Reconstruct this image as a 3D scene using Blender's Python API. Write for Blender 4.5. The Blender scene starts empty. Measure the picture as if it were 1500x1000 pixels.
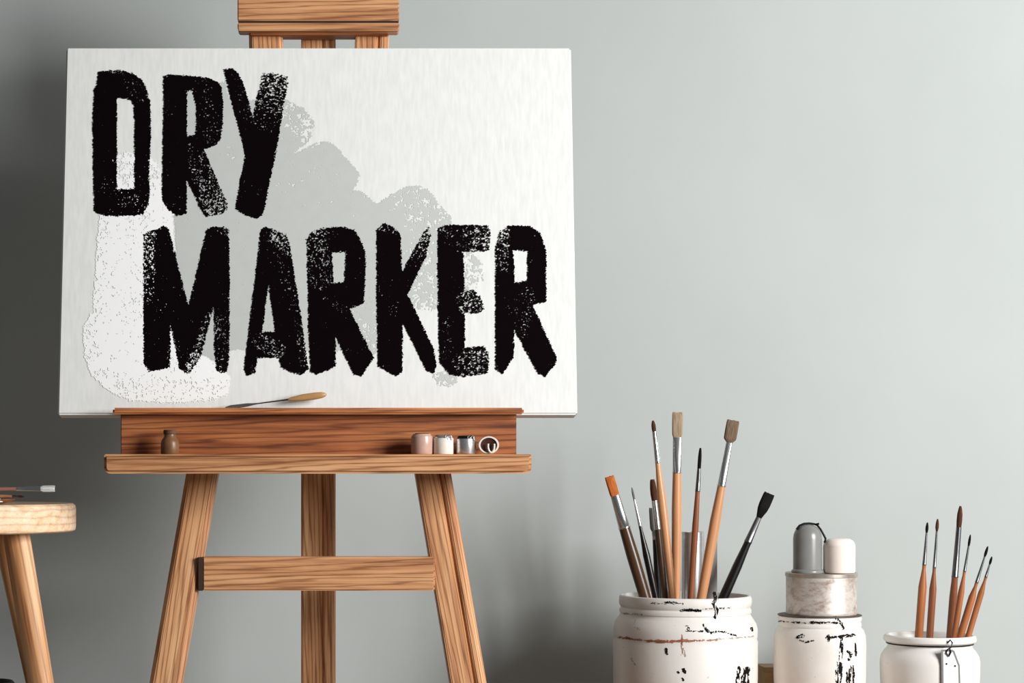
import bpy, bmesh, math, random
import numpy as np
from mathutils import Vector, Matrix

random.seed(7)
SC = bpy.context.scene
COL = SC.collection
F = 3000.0                      # focal length in pixels of a 1500 px wide frame
CX, HY, CH = 500.0, 680.0, 0.51  # principal column, horizon row, camera height


def P(px, py, Y):
    """A point of the photograph placed at depth Y."""
    return Vector(((px - CX) * Y / F, Y, CH - (py - HY) * Y / F))


TT = math.tan(math.radians(9.0))


def tilt_depth(py, Y0, py0):
    """Depth of a plane leaning back 9 degrees that passes depth Y0 at row py0."""
    z0 = CH - (py0 - HY) * Y0 / F
    return (Y0 + TT * (CH - z0)) / (1 + TT * (py - HY) / F)


# ------------------------------------------------------------------ materials
def lin(c):
    return tuple(((v / 255) / 12.92 if v / 255 <= 0.04045 else ((v / 255 + 0.055) / 1.055) ** 2.4) for v in c) + (1.0,)


class NT:
    def __init__(self, name):
        self.m = bpy.data.materials.new(name)
        self.m.use_nodes = True
        self.t = self.m.node_tree
        self.t.nodes.clear()
        self.out = self.t.nodes.new('ShaderNodeOutputMaterial')
        self.b = self.t.nodes.new('ShaderNodeBsdfPrincipled')
        self.link(self.b.outputs[0], self.out.inputs[0])

    def n(self, kind, **kw):
        x = self.t.nodes.new(kind)
        for k, v in kw.items():
            if k in x.inputs.keys():
                x.inputs[k].default_value = v
            else:
                setattr(x, k, v)
        return x

    def link(self, a, b):
        self.t.links.new(a, b)

    def ramp(self, src, stops, interp='LINEAR'):
        r = self.n('ShaderNodeValToRGB')
        r.color_ramp.interpolation = interp
        e = r.color_ramp.elements
        while len(e) < len(stops):
            e.new(0.5)
        for i, (p, c) in enumerate(stops):
            e[i].position = p
            e[i].color = c if len(c) == 4 else tuple(c) + (1,)
        self.link(src, r.inputs[0])
        return r.outputs[0]

    def mix(self, fac, a, b, mode='MIX'):
        x = self.n('ShaderNodeMix', data_type='RGBA', blend_type=mode)
        for s, v in ((x.inputs['Factor'], fac), (x.inputs['A'] if False else x.inputs[6], a), (x.inputs[7], b)):
            if hasattr(v, 'is_output') or isinstance(v, bpy.types.NodeSocket):
                self.link(v, s)
            else:
                s.default_value = v
        return x.outputs[2]

    def coords(self, scale=(1, 1, 1), rnd=True):
        tc = self.n('ShaderNodeTexCoord')
        src = tc.outputs['Object']
        if rnd:
            oi = self.n('ShaderNodeObjectInfo')
            mu = self.n('ShaderNodeMath', operation='MULTIPLY')
            mu.inputs[1].default_value = 37.0
            self.link(oi.outputs['Random'], mu.inputs[0])
            ad = self.n('ShaderNodeVectorMath', operation='ADD')
            self.link(src, ad.inputs[0])
            self.link(mu.outputs[0], ad.inputs[1])
            src = ad.outputs[0]
        mp = self.n('ShaderNodeMapping')
        mp.inputs['Scale'].default_value = scale
        self.link(src, mp.inputs[0])
        return mp.outputs[0]

    def bump(self, h, strength, dist=0.001):
        b = self.n('ShaderNodeBump')
        b.inputs['Strength'].default_value = strength
        b.inputs['Distance'].default_value = dist
        self.link(h, b.inputs['Height'])
        self.link(b.outputs[0], self.b.inputs['Normal'])


def wood(name, dark, base, light, lines=1.0, rough=0.55, band=55.0, dist=9.0, bdir='DIAGONAL'):
    k = NT(name)
    v = k.coords((1, 1, 0.05))
    n1 = k.n('ShaderNodeTexNoise', Scale=70.0, Detail=5.0, Roughness=0.6, Distortion=0.4)
    k.link(v, n1.inputs['Vector'])
    c = k.ramp(n1.outputs[0], [(0.3, lin(dark)), (0.5, lin(base)), (0.72, lin(light))])
    w = k.n('ShaderNodeTexWave', wave_type='BANDS', bands_direction=bdir, Scale=band, Distortion=dist, Detail=4.0)
    w.inputs['Detail Scale'].default_value = 0.9
    k.link(k.coords((1, 1, 0.045)), w.inputs['Vector'])
    c2 = k.ramp(w.outputs['Fac'], [(0.0, (0.50, 0.39, 0.30)), (0.12, (0.74, 0.66, 0.60)), (0.3, (0.97, 0.96, 0.95)), (1.0, (1.06, 1.05, 1.03))])
    col = k.mix(lines, c, c2, 'MULTIPLY')
    n3 = k.n('ShaderNodeTexNoise', Scale=420.0, Detail=3.0, Roughness=0.6)
    k.link(k.coords((1, 1, 0.018)), n3.inputs['Vector'])
    c3 = k.ramp(n3.outputs[0], [(0.34, (0.55, 0.47, 0.42)), (0.47, (1, 1, 1))])
    col = k.mix(0.75 * lines, col, c3, 'MULTIPLY')
    k.link(col, k.b.inputs['Base Color'])
    k.b.inputs['Roughness'].default_value = rough
    k.bump(n3.outputs[0], 0.35, 0.0008)
    return k.m


def plain(name, rgb, rough=0.5, metal=0.0, var=0.0, scale=60.0, zs=1.0, spec=0.5, bump=0.0):
    k = NT(name)
    k.b.inputs['Roughness'].default_value = rough
    k.b.inputs['Metallic'].default_value = metal
    k.b.inputs['Specular IOR Level'].default_value = spec
    n = k.n('ShaderNodeTexNoise', Scale=scale, Detail=4.0, Roughness=0.6)
    k.link(k.coords((1, 1, zs)), n.inputs['Vector'])
    a = lin(rgb)
    lo = tuple(x * (1 - var) for x in a[:3]) + (1,)
    hi = tuple(min(1, x * (1 + var)) for x in a[:3]) + (1,)
    k.link(k.ramp(n.outputs[0], [(0.3, lo), (0.7, hi)]), k.b.inputs['Base Color'])
    if bump:
        k.bump(n.outputs[0], bump)
    return k.m


M = {}
M['easel'] = wood('easel_wood', (164, 108, 68), (206, 150, 104), (230, 180, 134), 0.9, band=75.0)
M['tray'] = wood('tray_wood', (118, 62, 30), (162, 95, 52), (192, 126, 78), 0.95, band=60.0)
M['lip'] = wood('lip_wood', (148, 86, 46), (196, 126, 76), (220, 156, 104), 0.9, band=60.0)
M['gap_shade'] = plain('gap_shade_wood', (52, 30, 18), 0.7, var=0.3)  # dark tone that paints shade into the joint gap and head groove
M['stool'] = wood('stool_wood', (226, 176, 130), (248, 214, 176), (254, 232, 204), 0.4, band=30.0, dist=3.0, bdir='X')
M['stool_leg'] = wood('stool_leg_wood', (182, 120, 74), (226, 172, 122), (246, 206, 164), 0.65, band=40.0)
M['handle'] = plain('varnished_handle', (200, 142, 98), 0.32, var=0.14, scale=120, zs=0.06)
M['handle_brown'] = plain('brown_handle', (134, 80, 52), 0.22, var=0.25, scale=120, zs=0.06)
M['handle_umber'] = plain('umber_handle', (162, 98, 58), 0.22, var=0.2, scale=120, zs=0.06)
M['handle_dark'] = plain('dark_brown_handle', (70, 46, 26), 0.3, var=0.35, scale=90, zs=0.06)
M['handle_black'] = plain('black_handle', (14, 12, 13), 0.28, var=0.2)
M['handle_red'] = plain('red_brown_handle', (160, 108, 94), 0.35, var=0.2, zs=0.06)
M['steel'] = plain('polished_ferrule', (205, 207, 208), 0.24, 1.0, var=0.06)
M['steel_dark'] = plain('dull_metal', (120, 120, 122), 0.32, 1.0, var=0.15)
M['blade_grey'] = plain('dull_grey_blade', (150, 145, 140), 0.45, 0.2, var=0.1)
M['black_metal'] = plain('black_wire', (18, 18, 19), 0.4, 0.6)


def bristle(name, root, tip):
    k = NT(name)
    n = k.n('ShaderNodeTexNoise', Scale=900.0, Detail=3.0)
    k.link(k.coords((1, 1, 0.03)), n.inputs['Vector'])
    a = k.ramp(n.outputs[0], [(0.35, tuple(x * 0.55 for x in lin(root)[:3])), (0.6, lin(root))])
    k.link(a, k.b.inputs['Base Color'])
    k.b.inputs['Roughness'].default_value = 0.7
    k.b.inputs['Specular IOR Level'].default_value = 0.12
    k.bump(n.outputs[0], 0.6, 0.0006)
    return k.m


M['br_orange'] = bristle('orange_bristle', (196, 108, 52), None)
M['br_tan'] = bristle('tan_bristle', (168, 146, 122), None)
M['br_taupe'] = bristle('taupe_bristle', (122, 100, 82), None)
M['br_brown'] = bristle('brown_bristle', (88, 52, 36), None)
M['br_black'] = bristle('black_bristle', (15, 10, 11), None)
M['br_white'] = bristle('white_bristle', (226, 226, 222), None)
M['br_grey'] = bristle('grey_bristle', (126, 124, 120), None)

# enamelled white, slightly dirty
def enamel(name, rgb, dirt, amount, rough=0.32):
    k = NT(name)
    n = k.n('ShaderNodeTexNoise', Scale=9.0, Detail=6.0, Roughness=0.65)
    k.link(k.coords((1, 1, 0.7)), n.inputs['Vector'])
    f = k.ramp(n.outputs[0], [(0.45, (0, 0, 0)), (0.75, (amount,) * 3)])
    col = k.mix(f, lin(rgb), lin(dirt))
    n2 = k.n('ShaderNodeTexNoise', Scale=140.0, Detail=3.0)
    k.link(k.coords(), n2.inputs['Vector'])
    f2 = k.ramp(n2.outputs[0], [(0.24, (0.6 * amount + 0.1,) * 3), (0.29, (0, 0, 0))])
    col = k.mix(f2, col, lin(tuple(x * 0.35 for x in dirt)))
    k.link(col, k.b.inputs['Base Color'])
    k.b.inputs['Roughness'].default_value = rough
    k.bump(n.outputs[0], 0.12, 0.004)
    return k.m


M['enamel'] = enamel('white_enamel', (228, 223, 217), (206, 190, 176), 0.55)
M['enamel_clean'] = enamel('clean_white_glaze', (226, 223, 218), (220, 212, 204), 0.3)
M['black_paint'] = plain('dried_black_paint', (13, 10, 10), 0.7, var=0.4, spec=0.1)
M['rust'] = plain('rust_stain', (166, 104, 78), 0.7, var=0.35)
M['faint'] = plain('faint_grey_scuff', (170, 158, 150), 0.6, var=0.3)


def tin_mat():
    k = NT('worn_tin')
    n = k.n('ShaderNodeTexNoise', Scale=34.0, Detail=8.0, Roughness=0.72, Distortion=0.25)
    k.link(k.coords((1, 1, 1.7)), n.inputs['Vector'])
    c = k.ramp(n.outputs[0], [(0.26, lin((108, 84, 76))), (0.40, lin((170, 152, 142))), (0.5, lin((198, 189, 181))), (0.75, lin((222, 216, 210)))])
    k.link(c, k.b.inputs['Base Color'])
    k.b.inputs['Roughness'].default_value = 0.45
    k.b.inputs['Metallic'].default_value = 0.25
    return k.m


M['tin'] = tin_mat()
M['tin_rim'] = plain('tin_rim_metal', (178, 168, 158), 0.35, 0.6, var=0.2)
M['lid_dark'] = plain('dark_stained_lid', (74, 58, 50), 0.55, var=0.4)
M['grey_glaze'] = plain('grey_glaze', (128, 128, 126), 0.28, var=0.06)
M['blush'] = plain('blush_white_ceramic', (246, 232, 222), 0.4, var=0.03)
M['pink_glass'] = plain('cloudy_pink_glass', (196, 160, 146), 0.25, var=0.1)
M['cream'] = plain('cream_ceramic', (230, 222, 212), 0.3, var=0.06)
M['silver'] = plain('brushed_silver', (206, 206, 208), 0.28, 0.85, var=0.08, zs=6)
M['chocolate'] = plain('dark_brown_paint', (58, 30, 22), 0.35, var=0.3)
M['brown_glaze'] = plain('brown_glaze', (120, 84, 54), 0.4, var=0.2)
M['cork_dark'] = plain('dark_cork', (96, 66, 44), 0.8, var=0.3)
M['black_glaze'] = plain('black_glaze', (16, 14, 15), 0.4)
M['tag_white'] = plain('tag_card', (232, 233, 230), 0.6, var=0.03)
M['tag_edge'] = plain('tag_edge', (118, 118, 116), 0.6, var=0.1)
M['box_wood'] = plain('pale_box_wood', (172, 138, 98), 0.6, var=0.2, scale=40, zs=0.1)
M['palette_wood'] = plain('palette_wood', (150, 96, 50), 0.5, var=0.3, scale=40)
M['knife_handle'] = plain('knife_handle_wood', (184, 142, 92), 0.45, var=0.22, scale=120, zs=0.08)
M['ink'] = plain('black_brush_paint', (10, 4, 6), 0.9, var=0.1, spec=0.04)
M['grey_wash'] = plain('pale_grey_paint', (198, 201, 198), 0.85, var=0.02, spec=0.1)
M['white_wash'] = plain('white_paint', (255, 255, 254), 0.85, var=0.01, spec=0.1)


def canvas_mat():
    k = NT('primed_canvas')
    n = k.n('ShaderNodeTexNoise', Scale=210.0, Detail=2.0, Roughness=0.5)
    k.link(k.coords((1, 1, 0.03), False), n.inputs['Vector'])
    n2 = k.n('ShaderNodeTexNoise', Scale=420.0, Detail=2.0)
    k.link(k.coords((1, 1, 1), False), n2.inputs['Vector'])
    ad = k.n('ShaderNodeMath', operation='ADD')
    k.link(n.outputs[0], ad.inputs[0])
    k.link(n2.outputs[0], ad.inputs[1])
    c = k.ramp(n.outputs[0], [(0.3, lin((228, 229, 227))), (0.7, lin((238, 238, 236)))])
    k.link(c, k.b.inputs['Base Color'])
    k.b.inputs['Roughness'].default_value = 0.85
    k.b.inputs['Specular IOR Level'].default_value = 0.15
    k.bump(ad.outputs[0], 0.10, 0.0006)
    return k.m


M['canvas'] = canvas_mat()


def wall_mat():
    k = NT('wall_paint')
    n = k.n('ShaderNodeTexNoise', Scale=3.0, Detail=5.0, Roughness=0.55)
    k.link(k.coords((1, 1, 1), False), n.inputs['Vector'])
    c = k.ramp(n.outputs[0], [(0.35, lin((180, 185, 183))), (0.65, lin((184, 189, 187)))])
    k.link(c, k.b.inputs['Base Color'])
    k.b.inputs['Roughness'].default_value = 0.85
    k.b.inputs['Specular IOR Level'].default_value = 0.2
    n2 = k.n('ShaderNodeTexNoise', Scale=160.0, Detail=4.0)
    k.link(k.coords((1, 1, 1), False), n2.inputs['Vector'])
    k.bump(n2.outputs[0], 0.04, 0.001)
    return k.m


M['wall'] = wall_mat()
M['floor'] = plain('floor_screed', (120, 118, 114), 0.7, var=0.12, scale=5)

# ------------------------------------------------------------------ objects
def link_mesh(name, verts, faces, mats, parent=None, mat4=None, mi=None, smooth=None, uniq=True):
    me = bpy.data.meshes.new(name)
    me.from_pydata([tuple(v) for v in verts], [], faces)
    for m in (mats if isinstance(mats, (list, tuple)) else [mats]):
        me.materials.append(m)
    if mi is not None:
        me.polygons.foreach_set('material_index', mi)
    bm = bmesh.new()
    bm.from_mesh(me)
    bmesh.ops.recalc_face_normals(bm, faces=[f for f in bm.faces if f.material_index == 0])
    bm.to_mesh(me)
    bm.free()
    if smooth is not None:
        me.polygons.foreach_set('use_smooth', [True] * len(me.polygons))
        me.set_sharp_from_angle(angle=math.radians(smooth))
    return place(name, me, parent, mat4)


def place(name, me, parent=None, mat4=None):
    o = bpy.data.objects.new(name, me)
    COL.objects.link(o)
    mw = mat4 if mat4 is not None else Matrix.Identity(4)
    if parent is not None:
        o.parent = parent
        o.matrix_basis = WORLD[parent.name].inverted() @ mw
    else:
        o.matrix_basis = mw
    WORLD[o.name] = mw.copy()
    return o


WORLD = {}


def thing(name, label, cat, loc, group=None):
    o = bpy.data.objects.new(name, None)
    COL.objects.link(o)
    o.empty_display_size = 0.03
    o.location = loc
    WORLD[o.name] = Matrix.Translation(loc)
    return tag(o, label, cat, group)


def tag(o, label, cat, group=None):
    o['label'] = label
    o['category'] = cat
    if group:
        o['group'] = group
    return o


def frame(origin, zdir, ydir=Vector((0, 1, 0))):
    z = Vector(zdir).normalized()
    x = Vector(ydir).cross(z).normalized()
    y = z.cross(x)
    m = Matrix((x, y, z)).transposed().to_4x4()
    m.translation = origin
    return m


def loft(sections, n=24, jag=0.0, exp_default=2.0):
    """sections: (z, rx, ry[, exponent]) -> closed tube along local Z."""
    V, Fc = [], []
    for s in sections:
        z, rx, ry = s[:3]
        e = s[3] if len(s) > 3 else exp_default
        for i in range(n):
            a = 2 * math.pi * i / n
            c, q = math.cos(a), math.sin(a)
            V.append((rx * math.copysign(abs(c) ** (2 / e), c), ry * math.copysign(abs(q) ** (2 / e), q), z))
    m = len(sections)
    for j in range(m - 1):
        for i in range(n):
            Fc.append((j * n + i, j * n + (i + 1) % n, (j + 1) * n + (i + 1) % n, (j + 1) * n + i))
    if jag:
        for i in range(n):
            x, y, z = V[(m - 1) * n + i]
            V[(m - 1) * n + i] = (x, y, z + random.uniform(-jag, jag))
    V.append((0, 0, sections[0][0]))
    V.append((0, 0, V[(m - 1) * n][2] if not jag else sections[-1][0]))
    for i in range(n):
        Fc.append((len(V) - 2, (i + 1) % n, i))
        Fc.append((len(V) - 1, (m - 1) * n + i, (m - 1) * n + (i + 1) % n))
    return V, Fc


def lathe(prof, n=72):
    """(r, z) profile; a zero radius closes it."""
    V, Fc, rings = [], [], []
    for r, z in prof:
        if r < 1e-6:
            V.append((0, 0, z))
            rings.append([len(V) - 1])
        else:
            b = len(V)
            for i in range(n):
                a = 2 * math.pi * i / n
                V.append((r * math.cos(a), r * math.sin(a), z))
            rings.append(list(range(b, b + n)))
    for A, B in zip(rings, rings[1:]):
        if len(A) == 1 and len(B) == 1:
            continue
        for i in range(n):
            j = (i + 1) % n
            if len(A) == 1:
                Fc.append((A[0], B[j], B[i]))
            elif len(B) == 1:
                Fc.append((A[i], A[j], B[0]))
            else:
                Fc.append((A[i], A[j], B[j], B[i]))
    return V, Fc


def bar(name, p0, p1, prof, mat, parent, bevel=0.0015, ydir=Vector((0, 1, 0)), z1=None):
    """A bar whose grain runs along local Z; prof is a closed (x, y) outline."""
    p0, p1 = Vector(p0), Vector(p1)
    L = (p1 - p0).length
    bm = bmesh.new()
    lo = [bm.verts.new((x, y, 0)) for x, y in prof]
    hi = [bm.verts.new((x, y, L)) for x, y in prof]
    n = len(prof)
    bm.faces.new(lo)
    bm.faces.new(hi)
    for i in range(n):
        bm.faces.new((lo[i], lo[(i + 1) % n], hi[(i + 1) % n], hi[i]))
    bmesh.ops.recalc_face_normals(bm, faces=bm.faces)
    if bevel:
        bm.edges.ensure_lookup_table()
        es = [e for e in bm.edges if e.calc_face_angle(0) > 0.5]
        bmesh.ops.bevel(bm, geom=es, offset=bevel, segments=2, affect='EDGES', clamp_overlap=True)
    me = bpy.data.meshes.new(name)
    bm.to_mesh(me)
    bm.free()
    me.materials.append(mat)
    me.polygons.foreach_set('use_smooth', [True] * len(me.polygons))
    me.set_sharp_from_angle(angle=math.radians(25))
    return place(name, me, parent, frame(p0, p1 - p0, ydir))


def rect(w, d, ch=0.0):
    x, y = w / 2, d / 2
    if not ch:
        return [(-x, -y), (x, -y), (x, y), (-x, y)]
    return [(-x, -y + ch), (-x + ch, -y), (x - ch, -y), (x, -y + ch), (x, y), (-x, y)]


def board_x(name, x0, x1, y0, y1, Yf, Yb, mat, parent, bevel=0.0015, prof=None, Yref=None):
    """A board along X seen between pixel columns x0..x1 and rows y0..y1 with front at depth Yf, back at Yb."""
    Yr = Yref or Yf
    a, b = P(x0, y0, Yr), P(x1, y1, Yr)
    h = a.z - b.z
    d = Yb - Yf
    c0 = Vector((a.x, (Yf + Yb) / 2, (a.z + b.z) / 2))
    c1 = Vector((b.x, c0.y, c0.z))
    # local Z = +X world; local y = world Y ; local x = y cross z = Y x X = -Z (down)
    pr = prof(h, d) if prof else [(-h / 2, -d / 2), (h / 2, -d / 2), (h / 2, d / 2), (-h / 2, d / 2)]
    return bar(name, c0, c1, pr, mat, parent, bevel)


def tube(name, pts, r, mat, parent, n=10, closed=False):
    pts = [Vector(p) for p in pts]
    V, Fc = [], []
    m = len(pts)
    up = Vector((0.13, 0.3, 0.94)).normalized()
    for i, p in enumerate(pts):
        t = (pts[min(i + 1, m - 1)] - pts[max(i - 1, 0)]).normalized()
        u = t.cross(up)
        if u.length < 1e-4:
            u = t.cross(Vector((1, 0, 0)))
        u.normalize()
        w = t.cross(u)
        rr = r[i] if isinstance(r, (list, tuple)) else r
        for k in range(n):
            a = 2 * math.pi * k / n
            V.append(p + u * math.cos(a) * rr + w * math.sin(a) * rr)
    for i in range(m - 1):
        for k in range(n):
            Fc.append((i * n + k, i * n + (k + 1) % n, (i + 1) * n + (k + 1) % n, (i + 1) * n + k))
    Fc.append(tuple(range(n)))
    Fc.append(tuple((m - 1) * n + k for k in range(n)))
    mw = WORLD[parent.name] if parent is not None else Matrix.Translation(pts[0])
    inv = mw.inverted()
    return link_mesh(name, [inv @ v for v in V], Fc, mat, parent, mw, smooth=50)


# ------------------------------------------------------------------ dry paint raster
TAB = np.random.RandomState(11).rand(512, 512)


def vn(x, y, scale, seed=0):
    x = x / scale + seed * 37.31
    y = y / scale + seed * 91.7
    xi, yi = np.floor(x).astype(int), np.floor(y).astype(int)
    fx, fy = x - xi, y - yi
    fx, fy = fx * fx * (3 - 2 * fx), fy * fy * (3 - 2 * fy)
    g = lambda a, b: TAB[a % 512, b % 512]
    return (g(xi, yi) * (1 - fx) + g(xi + 1, yi) * fx) * (1 - fy) + (g(xi, yi + 1) * (1 - fx) + g(xi + 1, yi + 1) * fx) * fy


def poly_sd(X, Y, poly):
    """Signed distance, positive inside."""
    d = np.full(X.shape, 1e9)
    ins = np.zeros(X.shape, bool)
    n = len(poly)
    for i in range(n):
        x0, y0 = poly[i]
        x1, y1 = poly[(i + 1) % n]
        dx, dy = x1 - x0, y1 - y0
        t = np.clip(((X - x0) * dx + (Y - y0) * dy) / (dx * dx + dy * dy + 1e-9), 0, 1)
        d = np.minimum(d, np.hypot(X - x0 - t * dx, Y - y0 - t * dy))
        if y0 != y1:
            c = ((y0 > Y) != (y1 > Y)) & (X < (x1 - x0) * (Y - y0) / (y1 - y0) + x0)
            ins ^= c
    return np.where(ins, d, -d)


def line_sd(X, Y, pts, w):
    d = np.full(X.shape, 1e9)
    for (x0, y0), (x1, y1) in zip(pts, pts[1:]):
        dx, dy = x1 - x0, y1 - y0
        t = np.clip(((X - x0) * dx + (Y - y0) * dy) / (dx * dx + dy * dy + 1e-9), 0, 1)
        d = np.minimum(d, np.hypot(X - x0 - t * dx, Y - y0 - t * dy))
    return w - d


def cells(mask, x0, y0, st):
    ny, nx = mask.shape
    jj, ii = np.nonzero(mask)
    idx = lambda j, i: j * (nx + 1) + i
    q = np.stack([idx(jj, ii), idx(jj + 1, ii), idx(jj + 1, ii + 1), idx(jj, ii + 1)], 1)
    u, inv = np.unique(q.ravel(), return_inverse=True)
    return x0 + (u % (nx + 1)) * st, y0 + (u // (nx + 1)) * st, inv.reshape(-1, 4)


def quad_mesh(name, co, quads, mat):
    me = bpy.data.meshes.new(name)
    me.vertices.add(len(co))
    me.vertices.foreach_set('co', co.astype(np.float32).ravel())
    me.loops.add(quads.size)
    me.loops.foreach_set('vertex_index', quads.astype(np.int32).ravel())
    me.polygons.add(len(quads))
    me.polygons.foreach_set('loop_start', np.arange(0, quads.size, 4, dtype=np.int32))
    try:
        me.polygons.foreach_set('loop_total', np.full(len(quads), 4, dtype=np.int32))
    except Exception:
        pass
    me.update(calc_edges=True)
    me.validate()
    me.materials.append(mat)
    return me


def paint_mask(poly, holes, dry, st, seed, rag=1.0, base=0.0015, grain=(0.95, 2.1)):
    xs = [p[0] for p in poly]
    ys = [p[1] for p in poly]
    x0, x1, y0, y1 = min(xs) - 4, max(xs) + 4, min(ys) - 4, max(ys) + 4
    X, Y = np.meshgrid(np.arange(x0 + st / 2, x1, st), np.arange(y0 + st / 2, y1, st))
    sd = poly_sd(X, Y, poly)
    for h in holes:
        sd = np.minimum(sd, -poly_sd(X, Y, h))
    edge = (vn(X, Y, 1.3, seed + 1) - 0.5) * 2.6 + (vn(X, Y, 5.0, seed + 2) - 0.5) * 0.9
    m = sd > edge * rag + 0.1
    h = 0.55 * vn(X, Y, grain[0], seed + 3) + 0.45 * vn(X, Y, grain[1], seed + 4)
    srt = np.sort(h.ravel())
    q = np.searchsorted(srt, h) / h.size
    den = np.full(X.shape, base)
    den += np.clip(vn(X, Y, 22, seed + 5) - 0.68, 0, 1) * 0.10
    # drier towards the outline
    den += np.clip(1 - np.abs(sd) / 3.0, 0, 1) * 0.05
    for (ax, ay, bx, by, r, da, db) in dry:   # a stroke from a to b, radius r, hole density da..db
        dx, dy = bx - ax, by - ay
        t = np.clip(((X - ax) * dx + (Y - ay) * dy) / (dx * dx + dy * dy + 1e-9), 0, 1)
        dist = np.hypot(X - ax - t * dx, Y - ay - t * dy)
        wgt = np.clip((r - dist) / (0.35 * r), 0, 1)
        den = np.maximum(den, wgt * (da + (db - da) * t) * 0.86)
    m &= q > den
    return m, x0, y0


# ------------------------------------------------------------------ the setting
WALL_Y = 3.45
def struct(name, verts, faces, mat):
    o = link_mesh(name, verts, faces, mat)
    o['kind'] = 'structure'
    return o


def box_vf(x0, x1, y0, y1, z0, z1):
    v = [(x, y, z) for z in (z0, z1) for y in (y0, y1) for x in (x0, x1)]
    f = [(0, 1, 3, 2), (4, 6, 7, 5), (0, 4, 5, 1), (2, 3, 7, 6), (0, 2, 6, 4), (1, 5, 7, 3)]
    return v, f


struct('wall_back', *box_vf(-3.2, 3.6, WALL_Y, WALL_Y + 0.1, -0.05, 3.0), M['wall'])
struct('floor', *box_vf(-3.2, 3.6, -0.6, WALL_Y, -0.05, 0.0), M['floor'])

# ------------------------------------------------------------------ the canvas
CY0, CPY = 2.945, 607.0
N_C = Vector((0, -math.cos(math.radians(9)), math.sin(math.radians(9))))
C0 = P(500, CPY, CY0)


def on_canvas(px, py, off=0.0):
    """Photograph pixels -> points of the leaning canvas front, lifted by off."""
    px, py = np.asarray(px, float), np.asarray(py, float)
    dx, dz = (px - CX) / F, -(py - HY) / F
    o = Vector((0, 0, CH))
    num = (C0 + N_C * off - o).dot(N_C)
    t = num / (dx * N_C.x + N_C.y + dz * N_C.z)
    return np.stack([dx * t, t, CH + dz * t], -1)


cv = thing('stretched_canvas', 'white stretched canvas lettered in black brush strokes on the easel', 'canvas', P(465, 607, CY0))
corner = [on_canvas(*c) for c in ((84, 607), (846, 607), (836.5, 70), (97, 70))]
fr = [Vector(c) for c in corner]
bk = [c - N_C * 0.03 for c in fr]
bm = bmesh.new()
inv = Matrix.Translation(P(465, 607, CY0)).inverted()
vs = [bm.verts.new(inv @ v) for v in fr + bk]
for q in ((0, 1, 2, 3), (7, 6, 5, 4), (0, 4, 5, 1), (1, 5, 6, 2), (2, 6, 7, 3), (3, 7, 4, 0)):
    bm.faces.new([vs[i] for i in q])
bmesh.ops.recalc_face_normals(bm, faces=bm.faces)
bmesh.ops.bevel(bm, geom=list(bm.edges), offset=0.0025, segments=3, affect='EDGES')
me = bpy.data.meshes.new('canvas_cloth')
bm.to_mesh(me)
bm.free()
me.materials.append(M['canvas'])
place('canvas_cloth', me, cv, WORLD[cv.name])


def paint(name, label, poly, holes, dry, mat, off, st, seed, rag=1.0, base=0.0015, extra=(), grain=(0.95, 2.1)):
    co, qd, nb = [], [], 0
    for k, (pl, hl, dr, bs) in enumerate([(poly, holes, dry, base)] + list(extra)):
        m, x0, y0 = paint_mask(pl, hl, dr, st, seed + 10 * k, rag, bs, grain)
        u, v, q = cells(m, x0, y0, st)
        co.append(on_canvas(u, v, off))
        qd.append(q + nb)
        nb += len(u)
    co = np.concatenate(co) - np.array(P(465, 607, CY0))
    me = quad_mesh(name, co, np.concatenate(qd), mat)
    o = place(name, me, cv, WORLD[cv.name])
    o['label'] = label
    return o


GREY = [(262, 128), (330, 120), (336, 146), (420, 147), (445, 158), (462, 180), (455, 205), (430, 226), (461, 210), (477, 206.6),
        (492, 213), (510, 235), (527, 253), (524, 268), (518, 278), (532, 281), (552, 298.6), (572, 285.5), (596, 273), (615, 271),
        (628, 278), (642, 296), (661, 318), (662, 340), (660, 372), (690, 366), (708, 388), (708, 412), (690, 428), (650, 440),
        (633, 455), (604, 452), (585, 470), (572, 510), (545, 520), (520, 514), (340, 512), (316, 528), (290, 520), (262, 470),
        (256, 330), (240, 230)]
paint('grey_paint_patch', 'pale grey dry-brushed patch behind the letters', GREY, [],
      [(422, 160, 458, 190, 30, 0.3, 0.66), (615, 290, 630, 320, 40, 0.20, 0.28), (690, 370, 695, 425, 30, 0.7, 0.62),
       (618, 370, 625, 445, 24, 0.2, 0.34), (470, 250, 330, 300, 20, 0.03, 0.02), (540, 450, 545, 520, 26, 0.05, 0.25)],
      M['grey_wash'], 0.0003, 0.8, 200, 1.3, 0.0025,
      extra=[([(632, 548), (650, 543), (668, 549), (672, 558), (660, 566), (642, 564)], [], [(630, 555, 675, 555, 30, 0.35, 0.35)], 0.05)],
      grain=(1.8, 5.0))
WHITE = [(150, 235), (185, 222), (215, 228), (233, 240), (237, 284), (255, 312), (254, 345), (256, 470), (297, 520), (318, 534),
         (338, 552), (335, 577), (310, 586), (254, 590.5), (188, 586), (157, 572), (133, 549), (122, 515), (122, 477), (136, 456),
         (140, 388), (145, 318)]
paint('white_paint_patch', 'bright white dry-brushed patch at lower left', WHITE, [],
      [(146, 320, 130, 520, 16, 0.14, 0.14), (160, 225, 215, 260, 30, 0.35, 0.2), (150, 560, 330, 575, 22, 0.10, 0.12),
       (200, 330, 180, 450, 40, 0.05, 0.03)],
      M['white_wash'], 0.0006, 0.8, 300, 1.4, 0.010, grain=(1.5, 4.0))

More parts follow.
